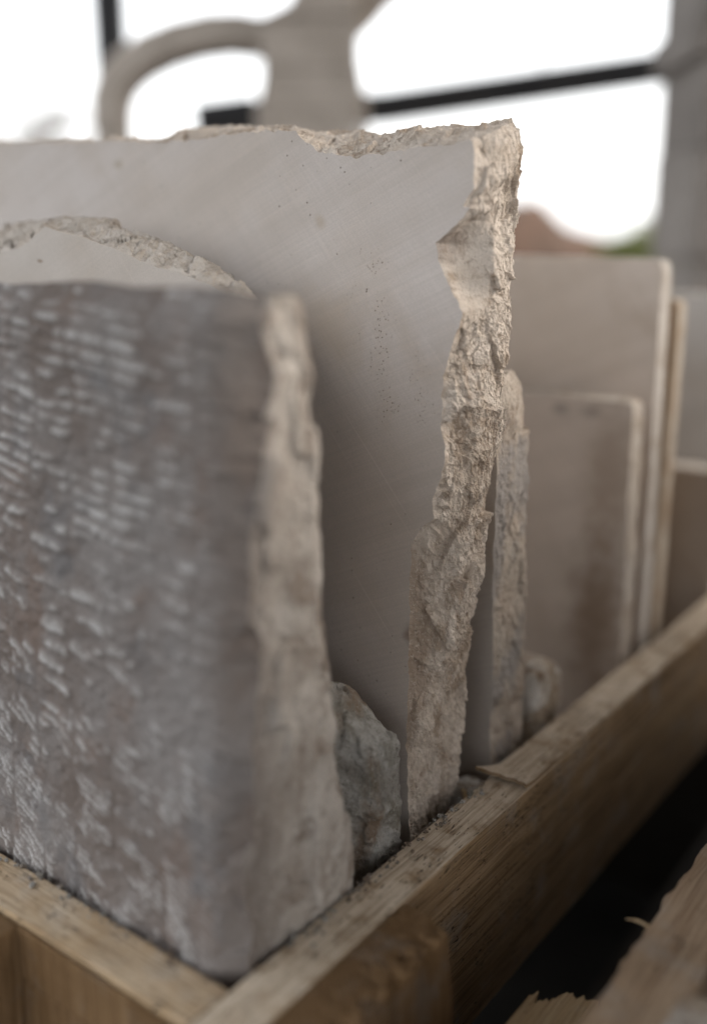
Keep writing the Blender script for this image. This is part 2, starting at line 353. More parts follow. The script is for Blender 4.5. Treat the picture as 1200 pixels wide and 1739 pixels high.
def closed_box_surface(ax):
    """ax: three coordinate arrays; welded lattice surface of a box"""
    nx, ny, nz = map(len, ax); ids = {}; V = []; Fc = []
    def vid(i, j, k):
        key = (i, j, k)
        if key not in ids: ids[key] = len(V); V.append((ax[0][i], ax[1][j], ax[2][k]))
        return ids[key]
    for k, flip in ((0, True), (nz - 1, False)):
        for i in range(nx - 1):
            for j in range(ny - 1):
                f = [vid(i, j, k), vid(i + 1, j, k), vid(i + 1, j + 1, k), vid(i, j + 1, k)]; Fc.append(f[::-1] if flip else f)
    for j, flip in ((0, False), (ny - 1, True)):
        for i in range(nx - 1):
            for k in range(nz - 1):
                f = [vid(i, j, k), vid(i + 1, j, k), vid(i + 1, j, k + 1), vid(i, j, k + 1)]; Fc.append(f[::-1] if flip else f)
    for i, flip in ((0, True), (nx - 1, False)):
        for j in range(ny - 1):
            for k in range(nz - 1):
                f = [vid(i, j, k), vid(i, j + 1, k), vid(i, j + 1, k + 1), vid(i, j, k + 1)]; Fc.append(f[::-1] if flip else f)
    return np.array(V), Fc
def axis(a, b, r, step):
    k = max(2, int(math.ceil((b - a - 2 * r) / step)) + 1)
    return np.concatenate([[a, a + 0.3 * r], np.linspace(a + r, b - r, k), [b - 0.3 * r, b]])
def board(name, lo, hi, mat, parent, org, r=0.0025, step=(0.02, 0.02, 0.02), wob=0.0006, seed=0, shape=None, grain=0):
    ax = [axis(lo[q], hi[q], r, step[q]) for q in range(3)]
    V, Fc = closed_box_surface(ax); lo_, hi_ = np.array(lo) + r, np.array(hi) - r
    q = np.clip(V, lo_, hi_); d = V - q; L = np.linalg.norm(d, axis=1, keepdims=True)
    rr = r * (1 + 0.0 * L); V = np.where(L > 1e-9, q + d / np.maximum(L, 1e-9) * rr, V)
    st = np.array([45.0, 45.0, 45.0]); st[grain] = 9.0
    off = np.stack([fbm(V * st + 13.7 * c, 3, seed + c) for c in range(3)], -1) * wob
    fine = np.array([400.0, 400.0, 400.0]); fine[grain] = 30.0
    off += np.stack([vnoise(V * fine + 3.1 * c, seed + 20 + c) for c in range(3)], -1) * wob * 0.35
    V = V + off
    if shape is not None: V = shape(V)
    return mesh_obj(name, V - org, Fc, mat, parent, smooth=False)

# ------------------------------------------------------------------ the ground
gv = [(-600, -600, 0), (600, -600, 0), (600, 900, 0), (-600, 900, 0)]
tag(mesh_obj('ground', gv, [[0, 1, 2, 3]], plain('dark yard earth', (0.018, 0.0155, 0.013), (0.011, 0.0095, 0.008), 5, 0.95, 0.8, 0.02)), kind='structure')

# ------------------------------------------------------------------ the crate
cr, co = crate_thing('wooden_crate', 0.55, 0.38, -0.27); tag(cr, 'oak crate with thick rails holding the upright stone slabs', 'crate')
LEN, WID = 1.55, 0.80
def rail_shape(V):
    # torn step on the top: the near part lost a thin layer up to the splinter
    return V
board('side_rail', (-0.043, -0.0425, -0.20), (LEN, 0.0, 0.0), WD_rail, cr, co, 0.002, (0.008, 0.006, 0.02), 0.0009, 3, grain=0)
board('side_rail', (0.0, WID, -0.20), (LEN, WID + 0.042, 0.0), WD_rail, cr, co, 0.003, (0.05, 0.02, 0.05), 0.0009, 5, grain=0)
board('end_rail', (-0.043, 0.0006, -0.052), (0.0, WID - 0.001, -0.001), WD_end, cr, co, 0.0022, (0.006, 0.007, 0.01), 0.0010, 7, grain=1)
board('end_board', (-0.0455, 0.001, -0.200), (-0.002, WID - 0.001, -0.0535), WD_post, cr, co, 0.002, (0.02, 0.02, 0.02), 0.0008, 9, grain=1)
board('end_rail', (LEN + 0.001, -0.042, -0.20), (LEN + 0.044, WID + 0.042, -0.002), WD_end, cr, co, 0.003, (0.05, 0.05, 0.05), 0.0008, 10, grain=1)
k = 0; t = 0.001
while t < WID - 0.05:
    board('floor_board', (0.001, t, -0.20), (LEN - 0.001, min(t + 0.112, WID - 0.002), FLOOR), WD_low, cr, co, 0.002, (0.1, 0.05, 0.05), 0.0006, 30 + k, grain=0)
    t += 0.115; k += 1
for k, s in enumerate((0.06, 0.75, 1.42)):
    board('bearer', (s - 0.05, 0.20, -0.42), (s + 0.05, WID, -0.2015), WD_low, cr, co, 0.003, (0.05, 0.1, 0.1), 0.0008, 50 + k, grain=1)
# corner post outside the rail, sawn top with a torn outer arris
def post_shape(V):
    top = sstep(-0.10, 0.0, V[:, 2])
    f = fbm(np.stack([V[:, 0] * 90, V[:, 1] * 90, V[:, 2] * 4], -1), 3, 61)
    outer = sstep(-0.062, -0.088, V[:, 1])
    tear = np.clip(f + 0.15, 0, 1) * outer * sstep(-0.03, -0.001, V[:, 2])
    V = V.copy(); V[:, 2] -= tear * 0.011
    V[:, 1] += outer * sstep(-0.06, 0, V[:, 2]) * 0.004 * (f + 0.5)
    far = sstep(0.135, 0.152, V[:, 0]); V[:, 0] -= far * outer * 0.006 * top
    V[:, 2] += 0.0008 * vnoise(V * np.array([500, 500, 20.0]), 63) * top
    return V
board('corner_post', (-0.075, -0.0905, -0.40), (0.152, -0.0432, -0.001), WD_post, cr, co, 0.0012, (0.003, 0.003, 0.008), 0.0006, 60, post_shape, 2)
board('facing_strip', (-0.0475, 0.0006, -0.050), (-0.0436, 0.181, -0.0035), WD_post, cr, co, 0.001, (0.003, 0.006, 0.006), 0.0006, 68, None, 1)
board('corner_post', (-0.095, 0.182, -0.40), (-0.0437, 0.262, -0.004), WD_post, cr, co, 0.003, (0.006, 0.006, 0.02), 0.0010, 66, None, 2)
# lifted layer of the rail top with a torn tongue reaching inwards
def lifted_layer():
    ns, ntt = 90, 26; V = []; Fc = []
    ss = np.linspace(0, 1, ns) ** 1.6
    for lev in (0, 1):
        for i in range(ns):
            for j in range(ntt):
                f = j / (ntt - 1); t_ = -0.0420 + f * 0.0415
                start = 0.3585 + 0.003 * math.sin(f * 5) + 0.0006 * math.sin(f * 23)
                if f > 0.93: start += 0.0
                s_ = start + ss[i] * 0.42
                curl = max(0, 1 - (s_ - start) / 0.030)
                thick = 0.0034 * (1 - ss[i]) + 0.0004
                z_ = 0.0012 + curl ** 2 * (0.0022 + 0.006 * max(0, f - 0.45)) + lev * thick
                tt = t_ + (curl ** 1.5) * 0.012 * max(0, f - 0.35) / 0.65
                V.append((s_, tt, z_ + 0.0004 * mnoise.noise((s_ * 90, tt * 300, 1.0))))
    def q(l, i, j): return l * ns * ntt + i * ntt + j
    for i in range(ns - 1):
        for j in range(ntt - 1):
            Fc.append([q(1, i, j), q(1, i + 1, j), q(1, i + 1, j + 1), q(1, i, j + 1)])
            Fc.append([q(0, i, j), q(0, i, j + 1), q(0, i + 1, j + 1), q(0, i + 1, j)])
    for j in range(ntt - 1):
        Fc.append([q(0, 0, j), q(1, 0, j), q(1, 0, j + 1), q(0, 0, j + 1)])
        Fc.append([q(0, ns - 1, j), q(0, ns - 1, j + 1), q(1, ns - 1, j + 1), q(1, ns - 1, j)])
    for i in range(ns - 1):
        Fc.append([q(0, i, 0), q(0, i + 1, 0), q(1, i + 1, 0), q(1, i, 0)])
        Fc.append([q(0, i, ntt - 1), q(1, i, ntt - 1), q(1, i + 1, ntt - 1), q(0, i + 1, ntt - 1)])
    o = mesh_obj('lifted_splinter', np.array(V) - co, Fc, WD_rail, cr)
    o['label'] = 'torn top layer of the rail curling up'
lifted_layer()
# the neighbouring crate: one rail, its cross piece, torn slats between
c2, c2o = crate_thing('wooden_crate', 0.55, -0.24, -0.27); tag(c2, 'second wooden crate at the lower right, only its brown rail in view', 'crate')
def rail2_shape(V):
    V = V.copy(); e = sstep(-0.222, -0.208, V[:, 1]) * sstep(-0.03, 0, V[:, 2])
    b = fbm(np.stack([V[:, 0] * 28, V[:, 0] * 0, V[:, 0] * 0], -1), 4, 71, 0.6)
    V[:, 1] += e * 0.006 * b; return V
board('side_rail', (-0.12, -0.260, -0.045), (LEN, -0.207, 0.0), WD_two, c2, c2o, 0.002, (0.005, 0.006, 0.01), 0.0010, 70, rail2_shape, 0)
board('side_board', (-0.12, -0.254, -0.40), (LEN, -0.214, -0.0465), WD_shade, c2, c2o, 0.002, (0.05, 0.02, 0.05), 0.0008, 72, None, 0)
board('cross_board', (0.30, -0.90, -0.40), (0.335, -0.2615, -0.03), WD_low, c2, c2o, 0.002, (0.02, 0.05, 0.05), 0.0008, 74, None, 1)
board('floor_board', (-0.12, -0.90, -0.42), (LEN, -0.2605, -0.401), WD_low, c2, c2o, 0.002, (0.1, 0.1, 0.02), 0.0008, 76, None, 0)

# lower crates of the same footprint, added to keep light out of the gap
for lab, ta, tb in (('added lower crate under the crate of upright slabs, keeps light out of the gap', -0.0425, WID + 0.042), ('added lower crate under the second crate, keeps light out of the gap', -0.92, -0.214)):
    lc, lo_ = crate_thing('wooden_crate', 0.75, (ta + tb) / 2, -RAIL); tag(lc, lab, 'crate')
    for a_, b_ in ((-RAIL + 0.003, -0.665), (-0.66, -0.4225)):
        board('side_board', (-0.043, ta, a_), (LEN, ta + 0.03, b_), WD_shade, lc, lo_, 0.002, (0.1, 0.02, 0.05), 0.0008, 140, None, 0)
        board('side_board', (-0.043, tb - 0.03, a_), (LEN, tb, b_), WD_shade, lc, lo_, 0.002, (0.1, 0.02, 0.05), 0.0008, 142, None, 0)
        board('end_board', (-0.043, ta + 0.031, a_), (-0.012, tb - 0.031, b_), WD_shade, lc, lo_, 0.002, (0.02, 0.1, 0.05), 0.0008, 144, None, 1)
        board('end_board', (LEN - 0.03, ta + 0.031, a_), (LEN, tb - 0.031, b_), WD_shade, lc, lo_, 0.002, (0.02, 0.1, 0.05), 0.0008, 146, None, 1)

# ------------------------------------------------------------------ stone slabs
BIG = [(0.6647, 0.6193, 0.7127, 0.6252, 0.7713, 0.6288), (0.5224, 0.611, 0.5641, 0.6172, 0.615, 0.6206), (0.4537, 0.6088, 0.4924, 0.6143, 0.5395, 0.6176), (0.3896, 0.6033, 0.4237, 0.6108, 0.4644, 0.6151), (0.3383, 0.6031, 0.381, 0.6152, 0.4411, 0.6224), (0.2823, 0.6052, 0.3218, 0.6149, 0.3778, 0.6243), (0.2225, 0.6045, 0.251, 0.6108, 0.2938, 0.617), (0.2081, 0.602, 0.2286, 0.6082, 0.2622, 0.6144), (0.1932, 0.5909, 0.21, 0.6012, 0.2355, 0.6121), (0.1754, 0.5833, 0.1848, 0.5955, 0.2096, 0.6099), (0.1382, 0.5764, 0.1504, 0.5909, 0.1843, 0.6061), (0.1065, 0.5778, 0.1211, 0.5918, 0.1563, 0.6017), (0.0763, 0.5809, 0.0899, 0.5948, 0.1233, 0.6043), (0.0414, 0.5818, 0.0541, 0.5964, 0.0855, 0.6079), (0.0211, 0.5851, 0.0283, 0.5971, 0.0458, 0.6042), (0.0175, 0.5831, 0.014, 0.5947, 0.0225, 0.604), (0.0165, 0.5731, 0.0109, 0.5806, 0.014, 0.5982), (0.0138, 0.5456, 0.0097, 0.5525, 0.0099, 0.5811), (0.0225, 0.532, 0.0119, 0.536, 0.0139, 0.5545), (0.0156, 0.5299, 0.0112, 0.5289, 0.0138, 0.5374), (0.0454, 0.5025, 0.008, 0.4978, 0.0138, 0.5101), (0.0431, 0.4906, 0.0073, 0.4857, 0.0123, 0.4902), (0.0341, 0.4763, 0.0064, 0.4712, 0.0102, 0.4751), (0.0141, 0.4472, 0.0078, 0.4517, 0.0075, 0.4499), (0.0197, 0.4286, 0.0099, 0.4269, 0.0065, 0.4296), (0.028, 0.3939, 0.0087, 0.3921, 0.0081, 0.3882), (0.0261, 0.3492, 0.0081, 0.3517, 0.0097, 0.3461), (0.0194, 0.3349, 0.0095, 0.331, 0.01, 0.3248), (0.0204, 0.3146, 0.0098, 0.3103, 0.0114, 0.3032), (0.0282, 0.2905, 0.0099, 0.2869, 0.0111, 0.2762), (0.0264, 0.2706, 0.011, 0.2683, 0.0113, 0.2543), (0.0379, 0.263, 0.0115, 0.255, 0.0117, 0.246), (0.0474, 0.2456, 0.0127, 0.2361, 0.0116, 0.2212), (0.0451, 0.206, 0.0138, 0.2036, 0.0157, 0.1868), (0.042, 0.1578, 0.0176, 0.1534, 0.0193, 0.1404), (0.0382, 0.1091, 0.0227, 0.1016, 0.0187, 0.0884), (0.035, 0.0596, 0.0242, 0.0497, 0.0186, 0.0352), (0.0292, 0.0102, 0.0263, 0.0023, 0.0223, -0.0082), (0.0233, -0.0252, 0.03, -0.0287, 0.0355, -0.0465)]
zb = FLOOR + 0.002
ctrl = BIG + [(0.026, zb, 0.03, zb, 0.045, zb), (0.79, zb, 0.79, zb, 0.79, zb), (0.79, 0.62, 0.79, 0.625, 0.79, 0.625)]
steps = [0.004] * 2 + [0.0014] * 4 + [0.0010] * 32 + [0.006, 0.02, 0.02, 0.02]
def big_amp(P, v):
    # the clean conchoidal scallop below the corner stays smooth near the face
    sc = sstep(0.435, 0.455, P[..., 2]) * sstep(0.532, 0.52, P[..., 2]) * sstep(0.50, 0.38, v * np.ones(P.shape[:2])) * sstep(0.08, 0.05, P[..., 1])
    top = sstep(0.55, 0.57, P[..., 2])
    return (1 - 0.82 * sc) * (1 - 0.35 * top)
def big_extra(P, v):
    # slight hollow of the scallop
    sc = sstep(0.45, 0.47, P[..., 2]) * sstep(0.53, 0.50, P[..., 2]) * sstep(0.08, 0.05, P[..., 1])
    return -0.006 * np.sin(np.clip(v / 0.45, 0, 1) * math.pi) * sc
build_slab('stone_slab', 'tallest stone slab, smooth sawn grey face and jagged broken right edge, in focus', 'stone slab',
           ctrl, steps, 0.262, 0.11, 0.072, M_big, R_big, 76, 0.95, 0.0017, 0.009, 11, 0.45, extra=big_extra, ampf=big_amp)

S2 = [(0.4834, 0.4979, 0.5198, 0.5061, 0.5558, 0.5211), (0.448, 0.5024, 0.4889, 0.5118, 0.524, 0.5249), (0.4228, 0.515, 0.4571, 0.5201, 0.4853, 0.5273), (0.4097, 0.5214, 0.4304, 0.5243, 0.4541, 0.528), (0.3837, 0.5226, 0.3984, 0.5255, 0.4167, 0.528), (0.3453, 0.5158, 0.3678, 0.5218, 0.3809, 0.5257), (0.3046, 0.5068, 0.3242, 0.5128, 0.3383, 0.5148), (0.2734, 0.4967, 0.2859, 0.5033, 0.3016, 0.5055), (0.2287, 0.488, 0.2478, 0.4941, 0.2663, 0.495), (0.1933, 0.4802, 0.2113, 0.4844, 0.2324, 0.4838), (0.1594, 0.4675, 0.1797, 0.4721, 0.1962, 0.4701), (0.133, 0.4496, 0.1491, 0.4526, 0.1681, 0.4508)]
S2 = [(r[0], r[1] - (0.009 if i > 3 else 0.003)) + r[2:] for i, r in enumerate(S2)]   # a deep broken rim
ctrl = [(0.60, 0.48, 0.60, 0.49, 0.60, 0.50)] + S2 + [(0.12, 0.36, 0.12, 0.36, 0.12, 0.36), (0.12, zb, 0.12, zb, 0.12, zb), (0.60, zb, 0.60, zb, 0.60, zb)]
build_slab('stone_slab', 'beige slab with a humped broken top, half hidden behind the tooled slab', 'stone slab',
           ctrl, [0.003] + [0.0016] * 12 + [0.01, 0.02, 0.02, 0.02], 0.165, 0.06, 0.05, M_second, R_pale, 30, 0.75, 0.0010, 0.014, 21, 0.5)

S5 = [(0.0456, 0.3848, 0.0542, 0.3844, 0.0621, 0.3831), (0.0149, 0.3828, 0.027, 0.3853, 0.0388, 0.3848), (0.0168, 0.3436, 0.0161, 0.3562, 0.0271, 0.3714), (0.0184, 0.3212, 0.0174, 0.3278, 0.0207, 0.3345), (0.0191, 0.27, 0.0189, 0.2637, 0.0195, 0.2754), (0.0205, 0.2228, 0.0195, 0.2215, 0.02, 0.2076), (0.022, 0.1802, 0.0227, 0.1713, 0.0191, 0.1632), (0.0208, 0.1244, 0.0205, 0.1142, 0.0166, 0.1048), (0.0202, 0.0666, 0.0196, 0.0548, 0.0194, 0.0429), (0.0226, 0.026, 0.0238, 0.0126, 0.02, 0.0007), (0.0214, -0.0214, 0.0211, -0.0356, 0.0207, -0.0353)]
ctrl = [(0.40, 0.375, 0.40, 0.38, 0.40, 0.38)] + S5 + [(0.022, zb, 0.022, zb, 0.022, zb), (0.40, zb, 0.40, zb, 0.40, zb)]
build_slab('stone_slab', 'slab whose rough beige edge with dark grey patches shows right behind the tallest slab', 'stone slab',
           ctrl, [0.006] + [0.002] * 11 + [0.01, 0.02, 0.02], 0.404, -0.055, 0.062, M_strip, R_strip, 34, 0.62, 0.0012, 0.02, 31, 0.5)

def plate(label, s0, k, th, top_l, top_r, t_r, t_l, fm, em, seed, amp=0.18, corner=0.008, cat='stone plate', jag=0.0006, tr_bot=None):
    tb = t_r if tr_bot is None else tr_bot; c = corner; zt = top_r
    pts = [(t_l, top_l), (t_r + c * 2.2, zt), (t_r + c * 0.9, zt - c * 0.25), (t_r + c * 0.25, zt - c * 0.9), (t_r, zt - c * 2.2), (0.5 * (t_r + tb), zt * 0.5), (tb, 0.0), (tb, zb), (t_l, zb)]
    ctrl = [(a, b) * 3 for a, b in pts]
    return build_slab('stone_plate', label, cat, ctrl, [0.004, 0.002, 0.002, 0.002, 0.004, 0.004, 0.01, 0.02, 0.02], s0, k, th, fm, em, 12, amp, jag, 0.02, seed, 0.5, arris=0.3,
                      chip=0.025, chip2=0.009, names=('sawn_face', 'side_edge', 'back_face'))
plate('short sawn plate with brown water stains down its right side', 0.745, 0.0, 0.034, 0.322, 0.318, 0.030, 0.44, M_mid, R_mid, 41, 0.45, 0.006, jag=0.0018, tr_bot=0.024)
plate('tall pale sawn plate with a bright rounded right edge, behind the short stained one', 0.823, 0.0, 0.030, 0.492, 0.486, 0.036, 0.52, M_far, R_edge, 43, 0.22, 0.007, jag=0.0012, tr_bot=0.029)
plate('thin brown plate just behind the tall pale plate', 0.893, 0.0, 0.026, 0.437, 0.434, 0.036, 0.46, M_thin, R_brown, 45, 0.18, 0.006)
plate('low dull plate with a light top at the right margin', 1.05, 0.0, 0.045, 0.182, 0.178, -0.004, 0.40, M_dull, R_edge, 47, 0.25, 0.006, tr_bot=0.006)
plate('tall light grey plate at the right margin under the stone pier', 1.20, 0.0, 0.04, 0.432, 0.428, 0.012, 0.50, M_grey, R_edge, 49, 0.2, 0.008)

# the tooled slab in front: a gridded face cut by chisel strokes
def tooled_slab():
    tR, tL, zT = 0.004, 0.46, 0.474
    tt = np.concatenate([np.linspace(tR, 0.30, 236), np.linspace(0.303, tL, 36)]); zz = np.linspace(zb, zT, 420)
    T, Z = np.meshgrid(tt, zz)                       # rows z, cols t
    Tn = T.copy()
    # uneven outline: right edge and top
    wob = 0.004 * fbm(np.stack([Z / 0.05, Z * 0, Z * 0], -1), 3, 81)
    Tn += wob * sstep(0.05, 0.0, T)
    cr_ = sstep(zT - 0.035, zT, Z) * sstep(0.05, 0.0, T)
    Tn += 0.004 * cr_ * cr_
    Zn = Z + (0.004 * fbm(np.stack([T / 0.06, T * 0, T * 0 + 5], -1), 3, 83) - 0.004 * sstep(0.045, 0.0, T) ** 2) * sstep(zT - 0.06, zT, Z)
    # chisel strokes in upright bands
    warp = 0.016 * fbm(np.stack([T / 0.07, Z / 0.10, T * 0], -1), 4, 85)
    bw = 0.043; bi = np.floor((T + warp) / bw); bf = (T + warp) / bw - bi
    slope = 0.12 + 0.50 * sstep(0.28, 0.0, Z) + 0.2 * (_rnd(bi, bi, bi, 5) - 0.5)
    sp = 0.0102 - 0.0036 * sstep(0.32, 0.05, Z)
    ph = (Z - slope * (bf * bw) + bi * 0.0057 + 0.0030 * fbm(np.stack([T / 0.035, Z / 0.03, T * 0 + 2], -1), 4, 86, 0.6)) / sp
    row = np.floor(ph); fr = ph - row
    stroke = np.where(fr < 0.30, fr / 0.30, (1 - fr) / 0.70)       # short steep back, long slope
    keep = 0.12 + 0.88 * sstep(-0.34, 0.22, fbm(np.stack([T / 0.022, Z / 0.012, T * 0 + 9], -1), 3, 87) + 0.4 * (_rnd(bi, row, row, 8) - 0.5))
    ends = sstep(0, 0.10, bf) * sstep(1, 0.88, bf)
    fade = 0.35 + 0.65 * sstep(0.015, 0.06, T)
    hgt = stroke * keep * (0.25 + 0.75 * ends) * fade
    pk = 0.8 * facet(np.stack([T / 0.007, Z / 0.006, T * 0 + 3.5], -1), 84, 1.0, 0.5)
    D = 0.0030 * hgt + 0.0011 * pk + 0.0036 * fbm(np.stack([T / 0.04, Z / 0.04, T * 0], -1), 4, 88) + 0.0018 * fbm(np.stack([T / 0.007, Z / 0.006, T * 0], -1), 3, 89)
    # worn and chipped right arris
    q = np.stack([T / 0.03, Z / 0.05, T * 0 + 1], -1)
    arr = sstep(0.036, 0.0, T) ** 1.8 * (0.011 + 0.010 * (facet(q, 91) + 0.3)) + 0.012 * sstep(zT - 0.03, zT, Z) ** 2
    hole = 0.020 * np.exp(-(((T - 0.000) / 0.020) ** 2 + ((Z - 0.415) / 0.030) ** 2)) + 0.014 * np.exp(-(((T - 0.004) / 0.014) ** 2 + ((Z - 0.225) / 0.03) ** 2))
    S = 0.0085 + 0.055 * Zn - D + arr + hole
    Pf = np.stack([S, Tn, Zn], -1); nz, ntn = T.shape
    o, org = crate_thing('stone_slab', 0.075, 0.2)
    tag(o, 'grey tooled slab in the foreground, covered with rows of chisel marks', 'stone slab')
    idx = np.arange(nz * ntn).reshape(nz, ntn)
    fq = np.stack([idx[:-1, :-1], idx[1:, :-1], idx[1:, 1:], idx[:-1, 1:]], -1).reshape(-1, 4)
    tf = mesh_obj('tooled_face', Pf.reshape(-1, 3), fq.tolist(), M_tool, o, smooth=True, attr=('bruise_lip_light', (np.clip(hgt * 1.6 - 0.45, 0, 1)).reshape(-1)))
    tf.location = tuple(-org)
    # side surface: ring of the face boundary swept to the back
    b = np.concatenate([Pf[::1, 0], Pf[-1, 1:], Pf[-2::-1, -1], Pf[0, -2:0:-1]])   # right edge up, top to the left, left down, bottom
    n = len(b); nv = 84; v = np.linspace(0, 1, nv + 1)[None, :]
    sb = 0.143 - 0.082 * b[:, 2:3]
    onright = (np.arange(n) < nz)[:, None]
    S2_ = b[:, 0:1] + (sb - b[:, 0:1]) * v
    T2 = np.repeat(b[:, 1:2], nv + 1, 1).copy(); Z2 = np.repeat(b[:, 2:3], nv + 1, 1).copy()
    P = np.stack([S2_, T2, Z2], -1)
    d = rough_disp(P, 0.42, 93, 0.045, 0.016)
    # the lower back part of the side stands proud by a step
    step = 0.010 * sstep(0.090, 0.094, S2_ + 0.004 * fbm(P / 0.02, 2, 96)) * sstep(0.12, 0.06, Z2) + 0.006 * fbm(P / np.array([0.05, 0.05, 0.09]), 3, 97)
    w = sstep(0, 0.08, v)
    top = (np.arange(n) >= nz)[:, None] & (np.arange(n) < nz + ntn)[:, None]
    e = sstep(0.75, 1.0, v)
    P[..., 1] -= np.where(onright, (d + step) * w - 0.006 * e * e, 0)
    P[..., 1] = np.maximum(P[..., 1], np.where(Z2 < 0.012, 0.0012, -0.05))
    P[..., 2] += np.where(top, d * 0.5 * w - 0.022 * v, 0)
    # round off the back upper corner
    P[..., 2] -= np.where(onright, 0.012 * sstep(0.55, 1.0, v) ** 2 * sstep(zT - 0.05, zT, Z2), 0) + np.where(top, 0.012 * sstep(0.55, 1.0, v) ** 2 * sstep(0.06, 0.0, T2), 0)
    ii = np.arange(n * (nv + 1)).reshape(n, nv + 1); jj = np.roll(ii, -1, 0)
    q = np.stack([ii[:, :-1], ii[:, 1:], jj[:, 1:], jj[:, :-1]], -1).reshape(-1, 4)
    be = mesh_obj('broken_edge', P.reshape(-1, 3), q.tolist(), R_front, o, smooth=True); be.location = tuple(-org)
    mesh_obj('back_face', P[:, -1] - org, [list(range(n))], R_front, o)
tooled_slab()

# ------------------------------------------------------------------ small stones wedged by the rail
def rubble(name, label, cat, lo, hi, mat, seed, amp=0.8, step=0.0022, r=0.012, shape=None, chip=0.022, chip2=0.008, warp=0.07):
    """a broken block: rounded box, planes cut askew, chipped all over"""
    lo, hi = np.array(lo, float), np.array(hi, float)
    V, Fc = closed_box_surface([np.linspace(lo[q], hi[q], max(4, int((hi[q] - lo[q]) / step))) for q in range(3)])
    q = np.clip(V, lo + r, hi - r); d = V - q; L = np.linalg.norm(d, axis=1, keepdims=True)
    N = np.where(L > 1e-9, d / np.maximum(L, 1e-9), 0); V = q + N * r
    V = V + np.stack([fbm(V / 0.05 + 9.1 * c, 2, seed + 30 + c) for c in range(3)], -1) * warp * (hi - lo).min()
    if shape is not None: V = shape(V)
    V = V + N * rough_disp(V, amp, seed, chip, chip2)[:, None]
    V[:, 2] = np.maximum(V[:, 2], max(lo[2], FLOOR + 0.0005) if lo[2] <= zb + 0.01 else -9)
    org = np.array([(lo[0] + hi[0]) / 2, (lo[1] + hi[1]) / 2, V[:, 2].min()])
    o = mesh_obj(name, V - org, Fc, mat, smooth=True); o.location = W(*org); o.rotation_euler = (0, 0, ANG)
    return tag(o, label, cat)
def wedge_shape(V):
    V = V.copy(); up = sstep(0.0, 0.12, V[:, 2])
    V[:, 2] -= 0.035 * up * sstep(0.075, 0.01, V[:, 1]) + 0.018 * up * sstep(0.20, 0.25, V[:, 0])      # top falls to the rail side
    c = sstep(0.205, 0.172, V[:, 0]) * sstep(0.055, 0.01, V[:, 1]); V[:, 0] += 0.022 * c               # blunt near corner
    return V
rubble('rubble_stone', 'grey and brown lump of stone wedged between the tooled slab and the tallest slab', 'stone',
       (0.170, 0.014, zb), (0.230, 0.100, 0.134), R_cob, 101, 0.75, 0.0017, 0.006, wedge_shape)
def wedge2(V):
    V = V.copy(); V[:, 2] -= 0.03 * sstep(0.0, 0.07, V[:, 2]) * sstep(0.52, 0.57, V[:, 0]); return V
rubble('rubble_stone', 'small brown stone with a white top leaning by the rail before the stained plate', 'stone',
       (0.490, 0.016, zb), (0.556, 0.085, 0.062), R_white, 103, 0.6, 0.0025, 0.012, wedge2)
def pebble(label, s, t, z, r, mat, seed, name='stone_chip'):
    return rubble(name, label, 'stone chip', (s - r, t - r, z - 0.8 * r), (s + r, t + r, z + 0.8 * r), mat, seed, 0.5, r * 0.13, r * 0.5, None, r * 0.9, r * 0.4)
# a bed of loose debris lies between the slabs, chips rest on it
def debris():
    n = 0; rng = random.Random(5); V = []; Fc = []
    for _ in range(520):
        s = rng.choice([rng.uniform(0.345, 0.40), rng.uniform(0.475, 0.74), rng.uniform(0.475, 0.60)]); t = rng.uniform(0.006, 0.16); r = rng.uniform(0.006, 0.016)
        z = FLOOR + r * 0.8 + rng.uniform(0, 0.10) * (1 - (t / 0.2))
        b = len(V); ph = [rng.uniform(0.6, 1.1) for _ in range(8)]
        for q, (a, c, d) in enumerate([(x, y, w) for x in (-1, 1) for y in (-1, 1) for w in (-1, 1)]):
            V.append((s + a * r * ph[q] * 0.8, t + c * r * ph[(q + 3) % 8] * 0.8, z + d * r * ph[(q + 5) % 8] * 0.6))
        for f in ((0, 1, 3, 2), (4, 6, 7, 5), (0, 4, 5, 1), (2, 3, 7, 6), (0, 2, 6, 4), (1, 5, 7, 3)): Fc.append([b + x for x in f])
    o = mesh_obj('stone_debris', np.array(V) - np.array([0.5, 0.05, FLOOR]), Fc, R_brown); o.location = W(0.5, 0.05, FLOOR); o.rotation_euler = (0, 0, ANG)
    tag(o, 'loose crumbs of stone at the bottom of the crate', 'debris', kind='stuff')
debris()
pebble('whitish stone chip in the gap beside the foot of the tallest slab', 0.368, 0.026, -0.032, 0.017, R_white, 111)
pebble('dark brown chip under the whitish one by the rail', 0.352, 0.017, -0.058, 0.014, R_brown, 113)
pebble('small grey chip on the rail edge at the foot of the tallest slab', 0.318, 0.009, -0.024, 0.009, R_cob, 115)
